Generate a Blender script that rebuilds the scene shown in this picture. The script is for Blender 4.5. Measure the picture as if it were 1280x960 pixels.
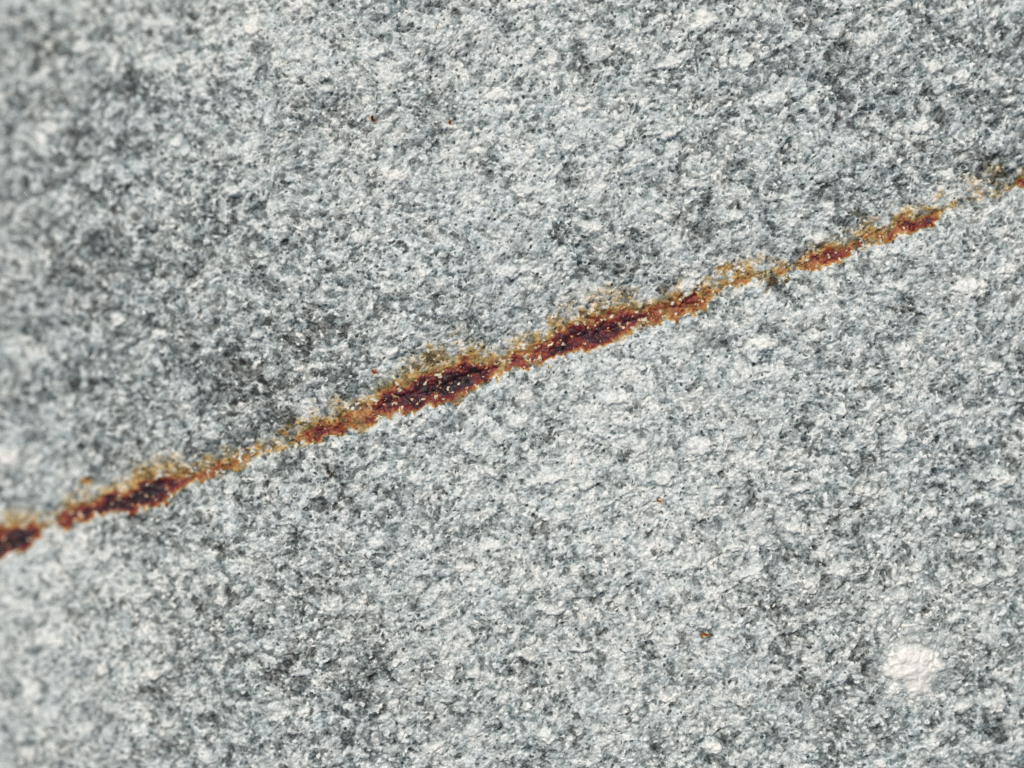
import bpy, math
import numpy as np

R = math.radians
for o in list(bpy.data.objects):
    bpy.data.objects.remove(o)
scn = bpy.context.scene
col = scn.collection

# ------------------------------------------------------------------ camera
W, H = 1280.0, 960.0            # layout units on the stone face (1 unit = PX metres)
PX = 0.120 / W                  # the face in view is about 12 cm wide
LENS = 50.0
CAM_H = 0.120 * LENS / 36.0     # camera height above the stone face
cd = bpy.data.cameras.new('camera')
cam = bpy.data.objects.new('camera', cd)
col.objects.link(cam)
cam.location = (0, 0, CAM_H)
cam.rotation_euler = (0, 0, 0)
cd.lens = LENS
cd.sensor_width = 36
cd.clip_start = 0.005
cd.clip_end = 50
cd.dof.use_dof = True
cd.dof.focus_distance = CAM_H + 0.0002
cd.dof.aperture_fstop = 4.6
scn.camera = cam

# ------------------------------------------------------------------ sky, sun, exposure
SUN_EL, SUN_AZ = R(62), R(-24)   # azimuth clockwise from +Y (top of the face)
world = bpy.data.worlds.new('World')
scn.world = world
world.use_nodes = True
wn = world.node_tree
for n in list(wn.nodes):
    wn.nodes.remove(n)
sky = wn.nodes.new('ShaderNodeTexSky')
sky.sky_type = 'NISHITA'
sky.sun_disc = False
sky.sun_elevation = SUN_EL
sky.sun_rotation = SUN_AZ
bg = wn.nodes.new('ShaderNodeBackground')
bg.inputs['Strength'].default_value = 0.06
wo = wn.nodes.new('ShaderNodeOutputWorld')
wn.links.new(sky.outputs[0], bg.inputs[0])
wn.links.new(bg.outputs[0], wo.inputs[0])

sd = bpy.data.lights.new('sun', 'SUN')
sd.energy = 3.0
sd.angle = R(3.0)
sd.color = (1.0, 0.965, 0.91)
sun = bpy.data.objects.new('sun', sd)
col.objects.link(sun)
sun.location = (-0.2, 0.35, 0.6)
sun.rotation_euler = (-(math.pi / 2 - SUN_EL), 0, -SUN_AZ)

scn.view_settings.view_transform = 'Standard'
scn.view_settings.look = 'None'
scn.view_settings.exposure = 0.0
scn.view_settings.gamma = 1.0
scn.view_settings.use_curve_mapping = False
scn.cycles.use_denoising = False     # keep the crystal grain crisp

# ------------------------------------------------------------------ noise helpers (numpy)
def lattice(seed, n=1024):
    return np.random.default_rng(seed).random((n, n), dtype=np.float32)

def vnoise(x, y, seed):
    """smooth value noise, 0..1"""
    t = lattice(seed)
    xi = np.floor(x).astype(np.int32); yi = np.floor(y).astype(np.int32)
    fx = (x - xi).astype(np.float32); fy = (y - yi).astype(np.float32)
    fx = fx * fx * (3 - 2 * fx); fy = fy * fy * (3 - 2 * fy)
    a = t[yi & 1023, xi & 1023]; b = t[yi & 1023, (xi + 1) & 1023]
    c = t[(yi + 1) & 1023, xi & 1023]; d = t[(yi + 1) & 1023, (xi + 1) & 1023]
    return (a + (b - a) * fx) * (1 - fy) + (c + (d - c) * fx) * fy

def fbm(x, y, size, octv, seed):
    """-1..1 fractal noise, feature size in layout units"""
    s = np.zeros(x.shape, np.float32); amp = 1.0; tot = 0.0; f = 1.0 / size
    for k in range(octv):
        s += amp * (vnoise(x * f + 17.3 * k, y * f + 5.1 * k, seed + k) * 2 - 1)
        tot += amp; amp *= 0.55; f *= 2.03
    return s / tot * 1.6

def cells(x, y, size, seed):
    """jittered-grid Voronoi: per-cell random (4 channels), offset from the seed, edge distance"""
    rng = np.random.default_rng(seed)
    n = 512
    jx = rng.random((n, n), dtype=np.float32); jy = rng.random((n, n), dtype=np.float32)
    rr = rng.random((4, n, n), dtype=np.float32)
    gx = x / size; gy = y / size
    cx = np.floor(gx).astype(np.int32); cy = np.floor(gy).astype(np.int32)
    best = np.full(x.shape, 9.0, np.float32); sec = best.copy()
    bi = np.zeros(x.shape, np.int32); bj = bi.copy()
    ox = np.zeros(x.shape, np.float32); oy = ox.copy()
    for dj in (-1, 0, 1):
        for di in (-1, 0, 1):
            i = (cx + di) & (n - 1); j = (cy + dj) & (n - 1)
            dx = (gx - (cx + di) - jx[j, i]).astype(np.float32)
            dy = (gy - (cy + dj) - jy[j, i]).astype(np.float32)
            d = np.sqrt(dx * dx + dy * dy)
            m = d < best
            sec = np.where(m, best, np.minimum(sec, d))
            best = np.where(m, d, best)
            bi = np.where(m, i, bi); bj = np.where(m, j, bj)
            ox = np.where(m, dx, ox); oy = np.where(m, dy, oy)
    return rr[:, bj, bi], ox, oy, sec - best

def sstep(a, b, x):
    t = np.clip((x - a) / (b - a), 0, 1)
    return t * t * (3 - 2 * t)

# ------------------------------------------------------------------ layout grid over the stone face
STEP = 1.15
def axis(n):
    core = np.arange(-26, n + 26, STEP)
    out, p, s = [], core[-1], STEP
    while p < n + 560:
        s = min(s * 1.075, 22.0); p += s; out.append(p)
    out = np.array(out)
    return np.concatenate([(n - out)[::-1] - (core[0] + core[-1] - n) * 0, core, out])
ua, va = axis(W), axis(H)
ua = np.sort(ua); va = np.sort(va)
U, V = np.meshgrid(ua.astype(np.float32), va.astype(np.float32))   # rows = v (down the picture)
NV, NU = U.shape

# foliation frame: s runs along the vein direction, t across it
TH = R(-20.0)
Sx = U * math.cos(TH) + V * math.sin(TH)
Tx = -U * math.sin(TH) + V * math.cos(TH)
OFF = 2000.0

# domain warp so that no grain is a clean polygon
wx = fbm(U + 90, V, 9.0, 2, 11) * 1.1 + fbm(U, V, 40.0, 2, 21) * 4
wy = fbm(U, V + 70, 9.0, 2, 31) * 1.1 + fbm(U, V, 40.0, 2, 41) * 4
gu, gv = Sx + wx + OFF, Tx * 1.04 + wy + OFF
c4, ax4, ay4, e4 = cells(gu, gv, 4.4, 101)
jx3 = fbm(U + 33, V + 44, 4.2, 2, 111) * 0.9; jy3 = fbm(U + 55, V + 66, 4.2, 2, 121) * 0.9
c3, ax3, ay3, e3 = cells(Sx + wx * .5 + jx3 + OFF, Tx + wy * .5 + jy3 + OFF, 5.2, 104)      # sparse specks, one per cell
c9, ax9, ay9, e9 = cells(gu, gv, 9.0, 102)
c13, ax13, ay13, e13 = cells(gu + wx * .8 + 300, gv + wy * .8 + 150, 13.0, 105)
c22, ax22, ay22, e22 = cells(gu * 0.9, gv, 22.0, 103)

# ------------------------------------------------------------------ what the photograph shows: pale lumps, dark clusters
PALE = [  # u, v, ru, rv, tilt, warmth
 (372,8,18,9,-35,.5),(313,35,9,14,0,.5),(248,82,9,8,0,.3),(275,138,8,5,-30,.5),(175,250,9,7,0,.3),(225,310,14,7,30,.4),
 (395,280,10,9,0,.5),(12,573,15,14,0,.7),(35,425,12,8,0,.6),(690,75,9,12,0,.2),(490,222,20,14,0,.4),(663,188,9,10,20,.8),
 (735,285,20,12,0,.3),(840,78,25,10,-20,.2),(835,170,10,6,0,.5),(775,175,8,14,0,.3),(660,5,15,6,0,.2),(620,120,18,10,0,.1),
 (1082,50,16,14,0,.3),(878,25,22,14,0,.4),(973,123,12,9,0,.3),(1205,98,14,10,0,.4),(1165,85,18,12,0,.3),(1262,125,14,6,-20,.5),
 (922,168,13,8,0,.3),(1035,262,11,9,30,.4),(1110,240,7,5,0,.3),(935,80,14,5,-60,.3),(1185,222,10,8,0,.3),(1150,158,18,10,-20,.2),
 (193,720,10,6,0,.3),(232,705,14,9,0,.2),(277,752,12,9,0,.4),(190,842,20,9,-25,.6),(373,842,9,4,-8,.4),(380,890,10,7,0,.4),
 (128,835,7,8,0,.7),(37,940,11,9,0,.7),(210,905,9,6,0,.3),(420,757,13,12,0,.3),(580,710,16,6,-8,.6),(736,675,9,8,0,.5),
 (557,815,14,6,-70,.5),(785,843,11,8,-20,.5),(830,872,12,5,25,.6),(632,875,9,7,-20,.3),(725,811,15,4,-6,.6),(680,920,14,9,25,.3),
 (545,935,14,10,0,.6),(590,797,10,8,0,.4),(690,762,20,7,0,.2),(1050,710,16,12,0,.2),(992,660,12,8,20,.4),(1262,713,9,10,0,.5),
 (1225,728,18,8,-15,.4),(1205,880,19,8,-32,.3),(1245,880,14,9,-20,.4),(1125,748,12,8,0,.2),(920,685,14,6,0,.3),(1213,680,11,8,0,.3),
 (890,935,12,9,0,.4),(970,848,9,7,0,.2),(885,782,10,7,0,.4),(955,430,18,9,-15,.4),(1125,540,10,22,0,.2),(1195,515,14,10,0,.3),
 (1083,615,17,7,-10,.4),(1255,600,15,9,0,.3),(1050,515,9,8,0,.3),(945,555,12,6,-30,.3),(1130,440,14,12,0,.2),(1215,360,26,13,0,.3),
 (1240,460,14,10,0,.2),(1055,605,13,5,30,.3),(875,560,15,12,0,.2),(955,462,10,5,-15,.4),(1020,300,9,7,0,.4),(862,356,15,10,-40,.2),
 (613,590,13,5,30,.3),(690,597,14,7,-10,.4),(493,440,12,5,-45,.4),(735,608,10,6,-20,.7),(520,600,14,9,0,.1),(1160,640,12,9,0,.2),
 (1262,335,14,8,-30,.3),(770,500,16,9,0,.1),(830,600,14,8,0,.2),(1115,315,9,6,0,.3),(700,650,14,9,0,.1),(800,560,12,9,0,.2),
 (1000,610,13,7,-20,.2),(610,640,12,8,0,.2),(560,160,12,7,0,.3),(600,250,10,8,0,.3),(860,230,12,8,0,.2),(920,270,10,8,0,.2),
 (655,240,13,9,0,.2),(470,70,12,8,0,.1),(540,50,11,7,0,.1),(760,90,12,8,0,.1),(450,300,12,9,0,.2),(640,340,12,9,0,.2),
 (100,700,13,9,0,.1),(60,800,16,10,0,.1),(40,870,14,10,0,.1),(470,680,12,8,0,.1),(505,900,10,7,0,.1),(840,800,11,7,0,.2),
 (1010,935,11,7,0,.2),(940,720,15,8,-15,.1),(1190,775,12,7,-15,.2),(1160,930,14,8,-20,.2),(200,420,12,8,0,.1),(150,400,13,10,0,.1),
 (290,240,10,7,0,.1),(80,250,10,9,0,.1),(320,420,9,7,0,.1),(60,160,12,10,0,.3),(100,60,10,9,0,.1),(220,180,9,6,0,.2),
]
DARK = [(968,351,17,3.2),(1236,212,30,2.6),(1195,222,18,.8),(1085,262,16,1.2),(1000,318,10,.8),  # u, v, r, strength
 (815,10,20,1),(774,70,26,1),(740,105,16,1),(545,110,22,.9),(608,55,15,.7),(693,15,22,.8),(810,223,30,1),(630,213,25,.7),(487,190,30,.9),
 (704,297,25,1),(760,330,22,.6),(1050,60,18,.9),(985,75,20,.9),(1110,130,30,1),(990,143,18,1),(1170,30,24,.7),(1255,85,15,1),(1190,185,28,1),
 (1060,265,34,1.1),(1120,225,26,.9),(1030,240,18,.9),(1250,138,20,1),(1225,210,20,.9),(955,75,12,.8),(880,280,24,.6),(110,735,18,1),(195,755,24,1),
 (300,735,24,1),(330,665,15,.8),(145,838,14,.8),(195,868,20,.8),(360,832,24,.9),(300,862,18,.6),(90,930,14,.7),(455,840,34,1.1),(520,735,26,.9),
 (580,672,20,.9),(620,780,18,.8),(655,852,18,1),(720,800,15,1),(525,895,16,1),(640,832,22,1),(815,690,15,.7),(820,925,26,1),(720,900,20,.8),
 (675,890,20,.7),(960,680,22,.9),(975,760,28,1),(1012,800,30,1),(1070,762,14,.7),(1240,830,22,1),(1235,905,14,1.1),(1265,905,12,1),(1040,870,20,.7),
 (960,900,22,.8),(1050,905,18,.7),(1195,845,14,.8),(920,730,16,.7),(285,450,36,.8),(110,480,22,.7),(65,340,15,.6),(370,430,30,.9),(310,485,34,1),
 (340,530,30,.8),(130,560,20,.6),(240,335,18,.5),(1100,480,14,1),(1190,490,18,.9),(990,540,22,.9),(1065,580,26,1),(945,535,18,.8),(1225,570,30,1),
 (1155,480,16,.9),(1130,400,22,.8),(955,447,9,.7),(880,458,10,.8),(1240,400,14,.8),(870,525,14,.6),(1020,395,18,.5),(430,585,20,.7),(500,612,20,.8),
 (540,650,18,.7),(1080,680,14,.6),(1180,600,18,.7),(80,60,26,.6),(45,120,26,.6),(150,110,24,.5),(210,60,18,.6),(60,200,18,.5),(150,180,20,.5),
 (240,270,24,.5),(210,290,18,.6),(380,20,8,.8),(300,30,8,1),(430,110,12,.5),(400,200,20,.5),(470,480,22,.6),(590,410,18,.5),(900,70,12,.6),
]
ZONE = [(1140,836,95,-.04),  # broad stone tone, plus shade painted in at upper left and above the vein: u, v, radius, amount (pale +)
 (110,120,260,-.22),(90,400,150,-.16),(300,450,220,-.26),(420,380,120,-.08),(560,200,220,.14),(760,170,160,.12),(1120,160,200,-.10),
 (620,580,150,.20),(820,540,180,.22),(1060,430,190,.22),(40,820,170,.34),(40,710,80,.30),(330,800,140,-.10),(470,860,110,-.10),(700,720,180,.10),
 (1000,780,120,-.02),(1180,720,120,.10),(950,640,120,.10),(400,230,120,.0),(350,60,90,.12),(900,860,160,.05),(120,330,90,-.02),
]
rough_small = fbm(U + 60, V + 20, 3.5, 2, 75) * 0.35
B = fbm(Sx + 3000, Tx * 1.35 + 3000, 62.0, 3, 51) * 0.13 + fbm(U + 3000, V + 3000, 240.0, 2, 61) * 0.06
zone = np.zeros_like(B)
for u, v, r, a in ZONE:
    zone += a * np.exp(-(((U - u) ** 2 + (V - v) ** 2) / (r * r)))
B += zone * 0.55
rough_edge = fbm(U + 500, V + 900, 14.0, 3, 71)
for u, v, r, a in DARK:
    d = np.sqrt((U - u) ** 2 * 0.8 + (V - v) ** 2 * 1.3) / r + rough_edge * 0.35
    B -= 0.19 * a * (1 - sstep(0.35, 1.25, d))

# mineral tone 0 (black mica) .. 1 (white feldspar)
clump = fbm(Sx + 4000, Tx * 1.15 + 4000, 19.0, 4, 55)
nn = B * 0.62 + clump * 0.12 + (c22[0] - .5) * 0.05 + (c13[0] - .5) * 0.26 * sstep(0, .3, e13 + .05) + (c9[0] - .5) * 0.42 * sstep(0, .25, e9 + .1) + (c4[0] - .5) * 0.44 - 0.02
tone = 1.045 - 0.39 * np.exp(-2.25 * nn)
tone = np.where(tone < .42, .42 - (.42 - tone) * .5, tone)
# sugary bright crystals
tone = np.where((c4[1] > .88) & (nn > -.25), np.maximum(tone, .88 + .12 * c4[2]), tone)
# black mica flakes: rare small cells, common where the stone is dark
low = B * 1.1 + clump * 0.45 + (c9[0] - .5) * .4
pm = 0.15 + 0.50 * sstep(0.15, -0.60, low)
adot = np.pi * c3[3] * 2
dot = np.hypot(ax3 * np.cos(adot) + ay3 * np.sin(adot), (ay3 * np.cos(adot) - ax3 * np.sin(adot)) * (1.1 + 1.4 * c3[0])) / (0.16 + 0.34 * c3[2] ** 1.6) + rough_small
mica = (c3[1] < pm) * sstep(1.15, 0.75, dot)
tone = tone * (1 - mica * .92) + mica * (0.04 + 0.22 * c3[3]) * .92
hue = 0.5 + (c9[2] - .5) * 0.55 + (c22[2] - .5) * 0.45 + fbm(U + 777, V + 333, 160, 2, 81) * 0.12      # 0 blue-green .. 1 warm

# ------------------------------------------------------------------ rust vein
VEIN = np.array([(-600,905),(-200,752),(-60,700),(0,681),(30,674),(60,656),(110,637),(160,626),(210,608),(250,594),(300,576),(350,556),(390,542),
 (440,524),(480,509),(520,494),(560,481),(600,469),(640,454),(680,438),(720,423),(760,409),(800,398),(840,386),(880,372),(910,356),
 (940,346),(975,343),(1010,329),(1050,315),(1100,294),(1150,274),(1180,262),(1220,246),(1280,229),(1340,205),(1500,150),(1900,10)], float)
vc = np.interp(ua, VEIN[:, 0], VEIN[:, 1]).astype(np.float32)
slope = np.gradient(vc, ua).astype(np.float32)
dv = (V - vc[None, :]) / np.sqrt(1 + slope[None, :] ** 2)           # signed distance, + below the vein
dvw = dv + fbm(U + 40, V + 60, 26.0, 3, 201) * 5.0 + fbm(U + 140, V + 160, 9.0, 3, 205) * 4.5 + (c9[3] - .5) * 4 + (c4[3] - .5) * 2.2
# along the vein: u, half width, depth (1 ochre .. 3 dark), halo reach above
PROF = np.array([(-600,8,1.2,8),(-40,16,2.6,18),(0,18,3.3,26),(36,17,3.3,20),(52,7,1.4,14),(66,6,0.9,12),(78,9,1.8,14),(100,12,2.2,24),(130,13,3.2,30),
 (170,15,3.3,34),(205,17,3.4,34),(225,13,2.2,24),(240,10,1.5,14),(262,10,1.5,14),(300,9,1.15,16),(340,7,1.0,14),(360,7,1.2,20),(385,10,1.9,28),
 (405,11,2.1,26),(430,12,1.7,22),(455,14,1.9,18),(480,18,2.4,22),(510,19,2.5,32),(540,22,2.8,44),(560,24,3.1,44),(585,24,3.1,40),(605,18,2.6,26),
 (618,13,2.5,18),(632,12,2.2,16),(650,12,2.0,16),(665,11,1.9,20),(690,16,2.3,34),(720,19,2.6,40),(750,20,2.8,34),(780,18,2.5,24),(805,14,2.2,20),(825,12,1.9,20),
 (850,15,2.6,16),(880,15,2.7,14),(893,10,1.5,20),(910,9,1.4,24),(935,8,1.3,24),(955,8,1.2,20),(975,8,1.2,12),(990,4,0.6,8),(1004,6,1.2,10),
 (1015,12,2.0,14),(1035,15,2.7,16),(1052,13,2.1,18),(1068,8,1.3,20),(1090,9,1.4,20),(1112,10,1.9,18),(1135,12,2.5,14),(1158,8,2.0,14),
 (1172,8,1.5,18),(1195,4,.8,16),(1225,4,.75,26),(1245,4,.8,22),(1262,6,1.0,12),(1275,9,1.6,12),(1300,9,1.6,14),(1350,6,1,10),(1900,5,.8,8)], float)
hw = np.interp(ua, PROF[:, 0], PROF[:, 1] * 1.22 + 1.5).astype(np.float32)[None, :]
dep = np.interp(ua, PROF[:, 0], PROF[:, 2] * 1.04).astype(np.float32)[None, :]
halo = np.interp(ua, PROF[:, 0], PROF[:, 3]).astype(np.float32)[None, :]
# core: profile across; sharp lower edge, soft upper edge that fades through orange to ochre
core_up = np.clip(1 - np.maximum(-dvw, 0) / (hw * 1.25), 0, 1)
core_dn = np.clip(1 - np.maximum(dvw, 0) / (hw * 0.85), 0, 1) ** 0.5
core = np.where(dvw < 0, core_up, core_dn)
patch = fbm(U + 1200, V + 80, 30.0, 3, 211) * 0.9 + (c9[1] - .5) * 0.9 + (c4[0] - .5) * 0.7
depth = dep * np.clip(core / .85, 0, 1) ** 1.15 * (1 + 0.36 * patch)
halo_f = sstep(1.1, 0.10, np.maximum(-dvw, 0) / (halo * 1.05 + hw)) * (dvw < hw * 0.55)
halo_f = halo_f * np.clip(0.42 + patch * 1.25 + (c4[1] - .5) * .5, 0, 1.1) * sstep(0.3, 1.2, dep)
depth = np.where(dvw > 0, depth * sstep(0.35, 1.3, depth), depth)      # clean lower edge
rust = np.maximum(depth, halo_f * 1.2)
# patches of stain beside the vein: olive ochre above its right end, dark olive knot, rusty flecks in the stone
for u, v, r, a in [(1238,214,22,.75),(1215,225,16,.5),(968,351,19,1.0),(935,336,14,1.2),(905,338,12,1.1),(108,602,8,1.3),(180,598,18,1.0),(90,640,8,.7),(385,531,20,.95),(1075,268,12,.5),
                   (30,650,16,.8),(545,452,24,.95),(700,402,16,.8),(515,470,12,.8)]:
    d = np.sqrt((U - u) ** 2 + ((V - v) * 1.3) ** 2) / r + rough_edge * .5 + (c4[0] - .5) * .6
    rust = np.maximum(rust, a * sstep(1.1, 0.35, d))
FLECK = [(466,149,2.6,3.3),(562,153,2.4,3.3),(883,794,3.6,2.5),(824,625,2.2,3.0),(468,465,3.2,3.4),(417,592,4,.8),(545,33,4,.5)]
for u, v, r, a in FLECK:
    fa = (u * 7.1 + v * 3.3) % 3.14
    fx, fy = (U - u) * math.cos(fa) + (V - v) * math.sin(fa), (V - v) * math.cos(fa) - (U - u) * math.sin(fa)
    d = np.hypot(fx * .8, fy * 1.35) / r + rough_edge * .4 + rough_small * 1.3 + (c4[1] - .5) * .9
    rust = np.maximum(rust, a * sstep(1.6, 0.5, d))
# some pale crystals in the vein keep their own colour
clean = fbm(U + 610, V + 620, 5.0, 3, 221) + (c4[2] - .5) * .9 + (c9[2] - .5) * .5 > 0.76
rust = np.where(clean, np.minimum(rust * 0.12, .28), rust)
tone = np.where(clean & (rust > 0.06), np.maximum(tone, 0.84), tone)
rust = np.clip(rust, 0, 3.6)

# ------------------------------------------------------------------ relief of the face (metres)
z = np.zeros_like(B)
# broad form: the block rounds away to the left and gently to the right
z -= 0.0130 * (np.clip(540 - U, 0, 700) / 540) ** 1.75 + 0.005 * np.clip((400 - U) / 400, 0, 1.5) * np.clip((330 - V) / 330, 0, 1.5) + 0.00007 * np.clip(-230 - U, 0, 900)
z -= 0.0030 * (np.clip(U - 980, 0, 1600) / 300) ** 1.6
z -= 0.0010 * (np.clip(V - 700, 0, 1200) / 260) ** 1.7
z -= 0.0006 * (np.clip(200 - V, 0, 1200) / 200) ** 1.7
z += fbm(U + 100, V + 200, 210.0, 2, 301) * 0.00055
z += fbm(Sx + 900, Tx * 1.4 + 900, 58.0, 3, 311) * 0.00026
# the vein runs along a shallow trough: long slope above it, short lip below it
veinamp = sstep(0.4, 1.8, dep)
z += (-0.0011 * np.exp(-(np.maximum(-dv, 0) / 55.0) ** 1.3) * (dv < 0) + np.where(dv >= 0, -0.0011 + 0.0013 * sstep(0, 26, dv) - 0.0002 * sstep(26, 120, dv), 0)) * (0.35 + 0.65 * veinamp)
# a broken fissure follows the iron-rich stretches
wander = fbm(U + 2100, V + 40, 40.0, 3, 231) * 6
z -= 2.2 * PX * np.exp(-((dv - wander) / 2.6) ** 2) * sstep(1.7, 2.6, dep) * sstep(-.35, .25, fbm(U + 55, V + 2200, 30.0, 2, 241))
z_macro = z.copy()
# grains: every cell is a small tilted facet
def facet(c, ox, oy, size, tilt, lift, e, groove):
    f = (c[0] - .5) * lift + ((c[1] - .5) * ox + (c[2] - .5) * oy) * 2 * tilt * size
    return f * PX - groove * PX * (1 - sstep(0.0, 0.22, e))
fine = (1 - 0.25 * sstep(0.8, 2.2, rust))
z += facet(c22, ax22, ay22, 22, .07, 1.6, e22, 0.3)
z += facet(c9, ax9, ay9, 9, .13, 1.1, e9, 0.38) * fine
z += facet(c4, ax4, ay4, 4.2, .24, 0.9, e4, 0.45)
z += fbm(U + 10, V + 20, 3.2, 2, 321) * 0.35 * PX
z += (1 - np.clip(np.hypot(ax9, ay9) / .75, 0, 1) ** 2) * (0.7 + 0.8 * c9[3]) * PX * fine + (1 - np.clip(np.hypot(ax4, ay4) / .75, 0, 1) ** 2) * (.35 + .4 * c4[3]) * PX
z += (1 - np.clip(np.hypot(ax13, ay13) / .8, 0, 1) ** 2) * (0.6 + 1.3 * c13[3] ** 2) * PX * fine
z += np.clip(tone - .5, -.5, .5) * 1.8 * PX
z -= mica * 1.3 * PX
z += (c4[1] > .88) * 0.7 * PX
# pits: some small grains have dropped out
pit = (c9[3] < 0.07) & (e9 > .06)
z -= pit * 2.6 * PX * sstep(.05, .35, e9)
# hairline fissures
CRACK = [[(903,741),(918,735),(936,721)],[(806,674),(815,664),(824,657)],[(650,822),(660,831),(673,833)],[(929,447),(944,456),(962,452)],
         [(1059,716),(1061,727),(1047,736)],[(405,570),(411,590),(428,606)],[(1080,560),(1092,573),(1096,588)],[(918,700),(925,694),(934,701)],[(500,132),(512,135),(520,134)],
         [(735,612),(748,606),(756,611)]]
for pl in CRACK:
    for (x0, y0), (x1, y1) in zip(pl[:-1], pl[1:]):
        L2 = (x1 - x0) ** 2 + (y1 - y0) ** 2
        t = np.clip(((U - x0) * (x1 - x0) + (V - y0) * (y1 - y0)) / L2, 0, 1)
        d = np.hypot(U - x0 - t * (x1 - x0), V - y0 - t * (y1 - y0)) + rough_edge * 1.2
        k = 1 - sstep(0.8, 2.8, d)
        z -= k * 3.4 * PX
        tone = tone - k * 0.25

# ------------------------------------------------------------------ pieces one can pick out: pale grains, milky inclusion, rust patches, flecks
PID = np.zeros(U.shape, np.int32)          # 0 = groundmass
KIND = {0: 'groundmass'}
rng = np.random.default_rng(7)
pale = [p + (0,) for p in PALE]
tries = 0
while len(pale) < 262 and tries < 6000:     # more of the same small grains, scattered
    tries += 1
    u, v = rng.uniform(4, W - 4), rng.uniform(4, H - 4)
    iu, iv = np.searchsorted(ua, u), np.searchsorted(va, v)
    if B[iv, iu] < -0.06 or abs(dv[iv, iu]) < 46 or math.hypot(u - 1140, v - 838) < 60:
        continue
    r = rng.uniform(5.5, 9.5)
    if any(math.hypot(u - p[0], v - p[1]) < r + max(p[2], p[3]) + 6 for p in pale):
        continue
    pale.append((u, v, r * rng.uniform(1.0, 1.5), r * rng.uniform(.6, .9), rng.uniform(-50, 10), rng.uniform(.1, .5), 1))
def window(u, v, r):
    return (slice(max(np.searchsorted(va, v - r), 0), np.searchsorted(va, v + r)),
            slice(max(np.searchsorted(ua, u - r), 0), np.searchsorted(ua, u + r)))
nid = 0
for (u, v, ru, rv, tilt, warm, small) in pale:
    w = window(u, v, max(ru, rv) * 1.7 + 3)
    a = R(tilt)
    x = (U[w] - u) * math.cos(a) + (V[w] - v) * math.sin(a)
    y = -(U[w] - u) * math.sin(a) + (V[w] - v) * math.cos(a)
    d = np.sqrt((x / ru) ** 2 + (y / rv) ** 2) + rough_edge[w] * 0.30 + fbm(U[w] + 5, V[w] + 5, 5.0, 2, 401) * 0.16 + (c4[3][w] - .5) * .30
    m = d < 1.0
    nid += 1
    PID[w][m] = nid
    KIND[nid] = 'feldspar_grain'
    k = 1 - sstep(0.55, 1.12, d)
    lvl = 0.93 + 0.06 * rng.random() - 0.11 * small
    tone[w] = tone[w] * (1 - k * .85) + (lvl + (c4[0][w] - .5) * .16 + (c9[0][w] - .5) * .10) * k * .85
    hue[w] = hue[w] * (1 - k) + (0.5 + warm * 0.55) * k
    rust[w] = rust[w] * (1 - k * .75)
    z[w] += (k * (2.0 if small else 3.2) + k * np.sqrt(np.clip(1 - d, 0, 1)) * (1.2 if small else 2.4)) * PX
# the large milky quartz inclusion
u, v = 1140, 836
w = window(u, v, 70)
x, y = U[w] - u, V[w] - v
d = np.sqrt((x / 35.0) ** 2 + (y / 37.0) ** 2) + rough_edge[w] * .26 + fbm(U[w], V[w], 26, 2, 417) * .24 + (c9[3][w] - .5) * .22 + (c4[3][w] - .5) * .16
q = 1 - sstep(0.60, 1.08, d)
m = d < 0.95
nid += 1
PID[w][m] = nid; KIND[nid] = 'quartz_inclusion'
cq, qx, qy, qe = cells(U[w] + wx[w] * 1.4 + OFF, V[w] + wy[w] * 1.4 + OFF, 15.0, 420)
tone[w] = tone[w] * (1 - q) + (1.0 + (cq[0] - .5) * .06) * q
hue[w] = hue[w] * (1 - q) + (1.0 + (cq[1] - .5) * .25) * q
rim = np.exp(-((d - 1.12) / .28) ** 2)
tone[w] = tone[w] + (np.maximum(tone[w], 0.74) - tone[w]) * rim * 0.7
zq = fbm(U[w] + 9, V[w] + 9, 12.0, 3, 431) * 2.2 + ((cq[0] - .5) * 2.2 + (cq[1] - .5) * qx * 5 + (cq[2] - .5) * qy * 5) * sstep(0, .35, qe)
z[w] = z[w] * (1 - q * .75) + z_macro[w] * q * .75 + q * PX * (2.5 + zq + 4 * np.sqrt(np.clip(1 - d, 0, 1)))
k2 = 1 - sstep(0.7, 1.05, np.sqrt(((U[w] - 1118) / 11.) ** 2 + ((V[w] - 861) / 11.) ** 2) + rough_edge[w] * .35 + rough_small[w] * .3 + (c4[3][w] - .5) * .5)
z[w] += k2 * (2.0 + ax9[w] * 1.2 + (c4[0][w] - .5)) * PX
tone[w] = np.maximum(tone[w], k2 * 1.0); hue[w] = hue[w] * (1 - k2) + .62 * k2
nid += 1
PID[w][k2 > .5] = nid; KIND[nid] = 'quartz_crystal'
QUARTZ, QCRYS = nid - 1, nid

# rust patches: the vein falls into separate iron-rich lenses between its pinches
LENS_CUT = [-30, 54, 150, 232, 312, 372, 452, 530, 616, 672, 750, 816, 892, 990, 1062, 1116, 1176, 1310]
vein_ids = []
vm = (rust > 1.15) & (np.abs(dv) < 60)
for a, b in zip(LENS_CUT[:-1], LENS_CUT[1:]):
    c0 = (U >= a) & (U < b) & vm & (PID == 0)
    if c0.sum() > 60:
        nid += 1
        PID[c0] = nid; KIND[nid] = 'iron_patch'; vein_ids.append(nid)
for u, v, r, a in FLECK:
    if a < 1.6:
        continue
    w = window(u, v, r * 2)
    m = (rust[w] > 0.9) & (PID[w] == 0) & (np.hypot(U[w] - u, V[w] - v) < r * 1.8)
    if m.sum() > 6:
        nid += 1
        PID[w][m] = nid; KIND[nid] = 'rust_fleck'

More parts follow.
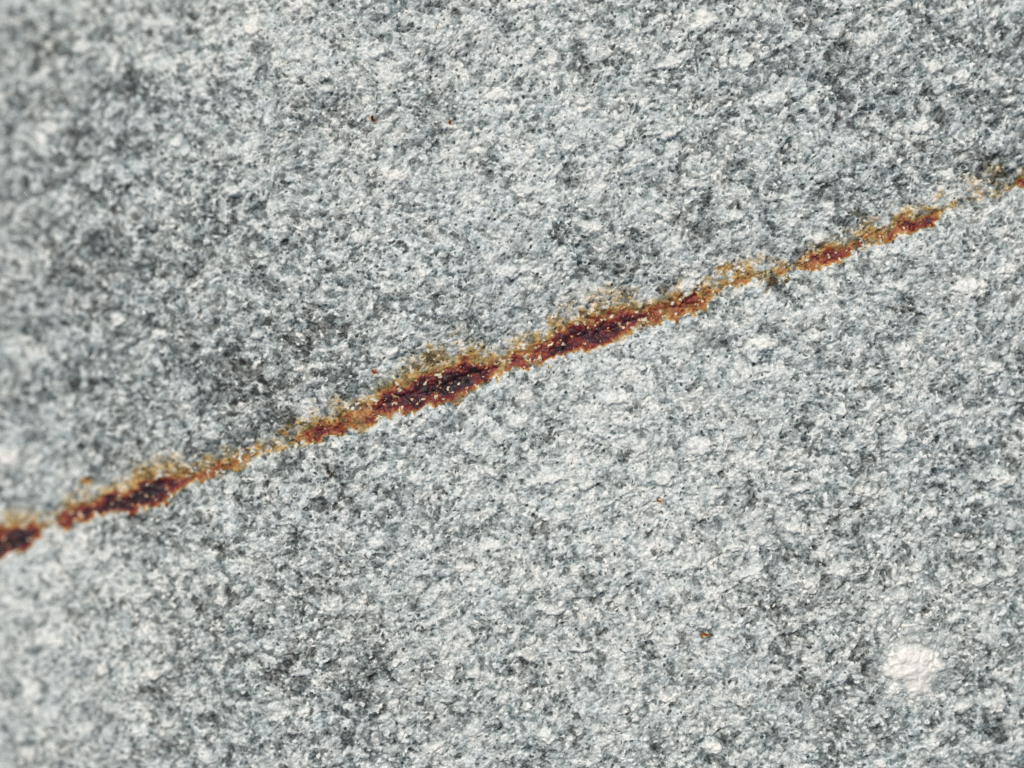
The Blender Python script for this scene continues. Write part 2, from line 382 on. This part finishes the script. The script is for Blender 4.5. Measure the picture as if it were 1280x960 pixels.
gdot = np.hypot(ax3, ay3) < 0.20 + 0.20 * c3[2]
glint = ((c3[0] > 0.945) & gdot & (c3[1] > 0.3)).astype(np.float32)
tone = np.where(glint > 0, np.maximum(tone, .6), tone)
z = z + glint * PX * (0.5 + ay3 * 5.2 * (0.08 + 0.30 * c3[3]) + ax3 * 5.2 * .25 * (c3[2] - .3))
tone = np.clip(tone, 0.0, 1.0)

# ------------------------------------------------------------------ world coordinates
X = (U - W / 2) * PX
Y = (H / 2 - V) * PX
bend = 1 - np.clip(z_macro, -0.03, 0.002) * 6.0        # the rounded-off flanks of the block are wider than its crown
X = X * bend
Y = Y * bend
P = np.stack([X, Y, z], -1).reshape(-1, 3).astype(np.float32)

# ------------------------------------------------------------------ materials (procedural nodes)
def rock_material(name, fine_scale=1.0, rough=0.62, sss=0.0):
    m = bpy.data.materials.new(name)
    m.use_nodes = True
    nt = m.node_tree; N = nt.nodes; L = nt.links
    bs = N['Principled BSDF']
    def att(n):
        a = N.new('ShaderNodeAttribute'); a.attribute_name = n; return a.outputs['Fac']
    def math_(op, a, b=None, clamp=False):
        n = N.new('ShaderNodeMath'); n.operation = op; n.use_clamp = clamp
        for i, s in enumerate((a, b)):
            if s is None: continue
            if isinstance(s, (int, float)): n.inputs[i].default_value = s
            else: L.new(s, n.inputs[i])
        return n.outputs[0]
    def ramp(fac, stops, interp='LINEAR'):
        r = N.new('ShaderNodeValToRGB'); r.color_ramp.interpolation = interp
        e = r.color_ramp.elements
        while len(e) > 1: e.remove(e[-1])
        e[0].position = stops[0][0]; e[0].color = (*stops[0][1], 1)
        for p, c in stops[1:]:
            k = e.new(p); k.color = (*c, 1)
        L.new(fac, r.inputs[0]); return r.outputs[0]
    def mix(f, a, b, mode='MIX'):
        n = N.new('ShaderNodeMix'); n.data_type = 'RGBA'; n.blend_type = mode; n.clamp_factor = True
        for s, i in ((f, 0), (a, 6), (b, 7)):
            if isinstance(s, (int, float)): n.inputs[i].default_value = s
            elif isinstance(s, tuple): n.inputs[i].default_value = (*s, 1)
            else: L.new(s, n.inputs[i])
        return n.outputs[2]
    tc = N.new('ShaderNodeTexCoord')
    def noise(sz, det=2.0, r=0.6):
        n = N.new('ShaderNodeTexNoise'); n.inputs['Scale'].default_value = 1.0 / (sz * PX)
        n.inputs['Detail'].default_value = det; n.inputs['Roughness'].default_value = r
        L.new(tc.outputs['Object'], n.inputs['Vector']); return n.outputs[0]
    def voro(sz):
        n = N.new('ShaderNodeTexVoronoi'); n.inputs['Scale'].default_value = 1.0 / (sz * PX)
        L.new(tc.outputs['Object'], n.inputs['Vector']); return n
    # fine crystal speckle below the size of the modelled grains
    vf = voro(2.4)
    sep = N.new('ShaderNodeSeparateColor'); L.new(vf.outputs['Color'], sep.inputs[0])
    sp = math_('MULTIPLY', math_('SUBTRACT', sep.outputs[0], 0.5), 0.26 * fine_scale)
    sp2 = math_('MULTIPLY', math_('SUBTRACT', noise(2.6, 2.0, .6), 0.5), 0.42 * fine_scale)
    t = math_('ADD', math_('ADD', att('tone'), sp), sp2, True)
    cool = ramp(t, [(0.0, (.012, .015, .016)), (.20, (.063, .082, .083)), (.40, (.179, .217, .215)), (.60, (.344, .397, .388)), (.80, (.566, .615, .595)), (1.0, (.78, .805, .775))])
    warm = ramp(t, [(0.0, (.018, .017, .014)), (.20, (.082, .083, .073)), (.40, (.212, .220, .200)), (.60, (.385, .400, .368)), (.80, (.622, .628, .580)), (1.0, (.91, .862, .775))])
    stone = mix(att('hue'), cool, warm)
    # iron staining: ochre, orange, red, near black
    rs = math_('ADD', att('rust'), math_('MULTIPLY', math_('SUBTRACT', noise(3.4, 3.0, .6), 0.5), 1.5))
    rs = math_('ADD', rs, math_('MULTIPLY', math_('SUBTRACT', sep.outputs[1], 0.5), 0.7))
    iron = ramp(math_('MULTIPLY', rs, 1 / 3.6, True), [(0.0, (.46, .40, .25)), (.18, (.35, .195, .058)), (.33, (.44, .148, .024)), (.47, (.31, .058, .016)), (.61, (.180, .021, .022)), (.79, (.050, .012, .018)), (1.0, (.012, .008, .010))])
    iron = mix(0.45, iron, mix(1.0, iron, math_node_grey(N, L, math_('ADD', math_('MULTIPLY', t, 1.3), .15)), 'MULTIPLY'))
    ra = math_('ADD', att('rust'), math_('MULTIPLY', math_('SUBTRACT', noise(3.2, 3.0, .65), .5), .9))
    def soft(lo, hi):
        a = N.new('ShaderNodeMapRange'); a.inputs[1].default_value = lo; a.inputs[2].default_value = hi
        a.interpolation_type = 'SMOOTHSTEP'; L.new(ra, a.inputs[0]); return a.outputs[0]
    tint = mix(soft(0.35, 1.0), mix(soft(0.03, 0.40), (1.0, 1.0, 1.0), (.98, .84, .66)), (.77, .51, .19))      # thin iron wash: the grains show through
    washed = mix(1.0, stone, tint, 'MULTIPLY')
    base = mix(soft(0.60, 2.2), washed, iron)
    L.new(base, bs.inputs['Base Color'])
    g = att('glint')
    rr = math_('ADD', math_('MULTIPLY', g, -(rough - 0.14)), rough)
    L.new(rr, bs.inputs['Roughness'])
    bs.inputs['Specular IOR Level'].default_value = 0.45
    bp = N.new('ShaderNodeBump'); bp.inputs['Strength'].default_value = 0.55; bp.inputs['Distance'].default_value = 0.7 * PX
    L.new(math_('MULTIPLY', noise(2.2, 3.0, .7), math_('SUBTRACT', 1.0, g)), bp.inputs['Height']); L.new(bp.outputs[0], bs.inputs['Normal'])
    if sss:
        bs.inputs['Subsurface Weight'].default_value = sss
        bs.inputs['Subsurface Radius'].default_value = (1.0, 1.0, 1.0)
        bs.inputs['Subsurface Scale'].default_value = 3.0 * PX
    return m
def math_node_grey(N, L, t):
    c = N.new('ShaderNodeCombineColor')
    for i in range(3): L.new(t, c.inputs[i])
    return c.outputs[0]
MAT = {
 'groundmass': rock_material('grey_crystalline_stone'),
 'feldspar_grain': rock_material('pale_feldspar', .55),
 'quartz_inclusion': rock_material('milky_quartz', .22, .5),
 'quartz_crystal': rock_material('white_quartz', .2, .45),
 'iron_patch': rock_material('iron_oxide', 1.0, .55),
 'rust_fleck': rock_material('rust_flecked_stone', 1.0, .6),
}

# ------------------------------------------------------------------ meshes
def make_mesh(name, verts, quads, attrs, mat):
    me = bpy.data.meshes.new(name)
    n = len(quads)
    me.vertices.add(len(verts)); me.vertices.foreach_set('co', verts.ravel())
    me.loops.add(n * 4); me.loops.foreach_set('vertex_index', quads.ravel().astype(np.int32))
    me.polygons.add(n)
    me.polygons.foreach_set('loop_start', np.arange(0, n * 4, 4, dtype=np.int32))
    me.update(calc_edges=True)
    for k, a in attrs.items():
        at = me.attributes.new(k, 'FLOAT', 'POINT'); at.data.foreach_set('value', a.astype(np.float32))
    me.materials.append(mat)
    me.shade_smooth()
    return me

idx = np.arange(NV * NU, dtype=np.int32).reshape(NV, NU)
F = np.stack([idx[1:, :-1], idx[1:, 1:], idx[:-1, 1:], idx[:-1, :-1]], -1).reshape(-1, 4)   # counter-clockwise from above
fid = PID[1:, :-1].reshape(-1)
A = {'tone': tone.ravel(), 'hue': np.clip(hue, 0, 1).ravel(), 'rust': rust.ravel(), 'glint': glint.ravel()}

root = bpy.data.objects.new('stone_block', None)
col.objects.link(root)
root.location = (0, 0, -0.06)
root.empty_display_size = 0.02
root['label'] = 'pale grey crystalline stone crossed by a slanting rusty red-brown vein'
root['category'] = 'stone'
vein = None
order = np.argsort(fid, kind='stable')
fs = fid[order]
starts = np.searchsorted(fs, np.arange(nid + 2))
base_shift = np.array([0, 0, 0.06], np.float32)

def link(name, me, parent):
    o = bpy.data.objects.new(name, me)
    o.parent = parent
    col.objects.link(o)
    return o

# groundmass with the block's sides and underside
f0 = F[order[starts[0]:starts[1]]]
ring = np.concatenate([idx[0, :-1], idx[:-1, -1], idx[-1, :0:-1], idx[:0:-1, 0]])
allq = f0
rv_ = P[ring].copy()
n0 = NV * NU
low1 = rv_ * np.array([1.03, 1.03, 0], np.float32) + np.array([0, 0, -0.048], np.float32)
low2 = rv_ * np.array([0.96, 0.96, 0], np.float32) + np.array([0, 0, -0.06], np.float32)
k = len(ring)
nx = np.roll(np.arange(k), -1)
r1 = np.arange(k) + n0; r2 = r1 + k
side1 = np.stack([ring, ring[nx], r1[nx], r1], -1)
side2 = np.stack([r1, r1[nx], r2[nx], r2], -1)
centre = np.array([[0, 0, -0.06]], np.float32)
verts = np.concatenate([P, low1, low2, centre])
quads = np.concatenate([f0, side1, side2])
used, inv = np.unique(quads, return_inverse=True)
ext = {}
for kk, a in A.items():
    ext[kk] = np.concatenate([a, a[ring], a[ring], a[:1]])[used]
me = make_mesh('groundmass', (verts[used] + base_shift), inv.reshape(-1, 4), ext, MAT['groundmass'])
g = link('groundmass', me, root)
g['kind'] = 'stuff'
g['label'] = 'tightly packed grey and white mineral grains with black flecks'

vein_parent = None
for i in range(1, nid + 1):
    q = F[order[starts[i]:starts[i + 1]]]
    if len(q) < 4:
        continue
    kind = KIND[i]
    used, inv = np.unique(q, return_inverse=True)
    me = make_mesh(kind, P[used] + base_shift, inv.reshape(-1, 4), {kk: a[used] for kk, a in A.items()}, MAT[kind])
    if kind == 'iron_patch':
        if vein_parent is None:
            vein_parent = bpy.data.objects.new('rust_vein', None)
            vein_parent.parent = root
            vein_parent.empty_display_size = 0.01
            vein_parent['label'] = 'rusty iron vein running slantwise across the stone, ochre to dark red'
            col.objects.link(vein_parent)
        link(kind, me, vein_parent)
    else:
        o = link(kind, me, root)
        if kind == 'quartz_inclusion':
            o['label'] = 'large cream white quartz lump set in the grey stone'
            quartz_obj = o
        elif kind == 'quartz_crystal':
            o.parent = quartz_obj
            o['label'] = 'bright white crystal at the edge of the quartz lump'
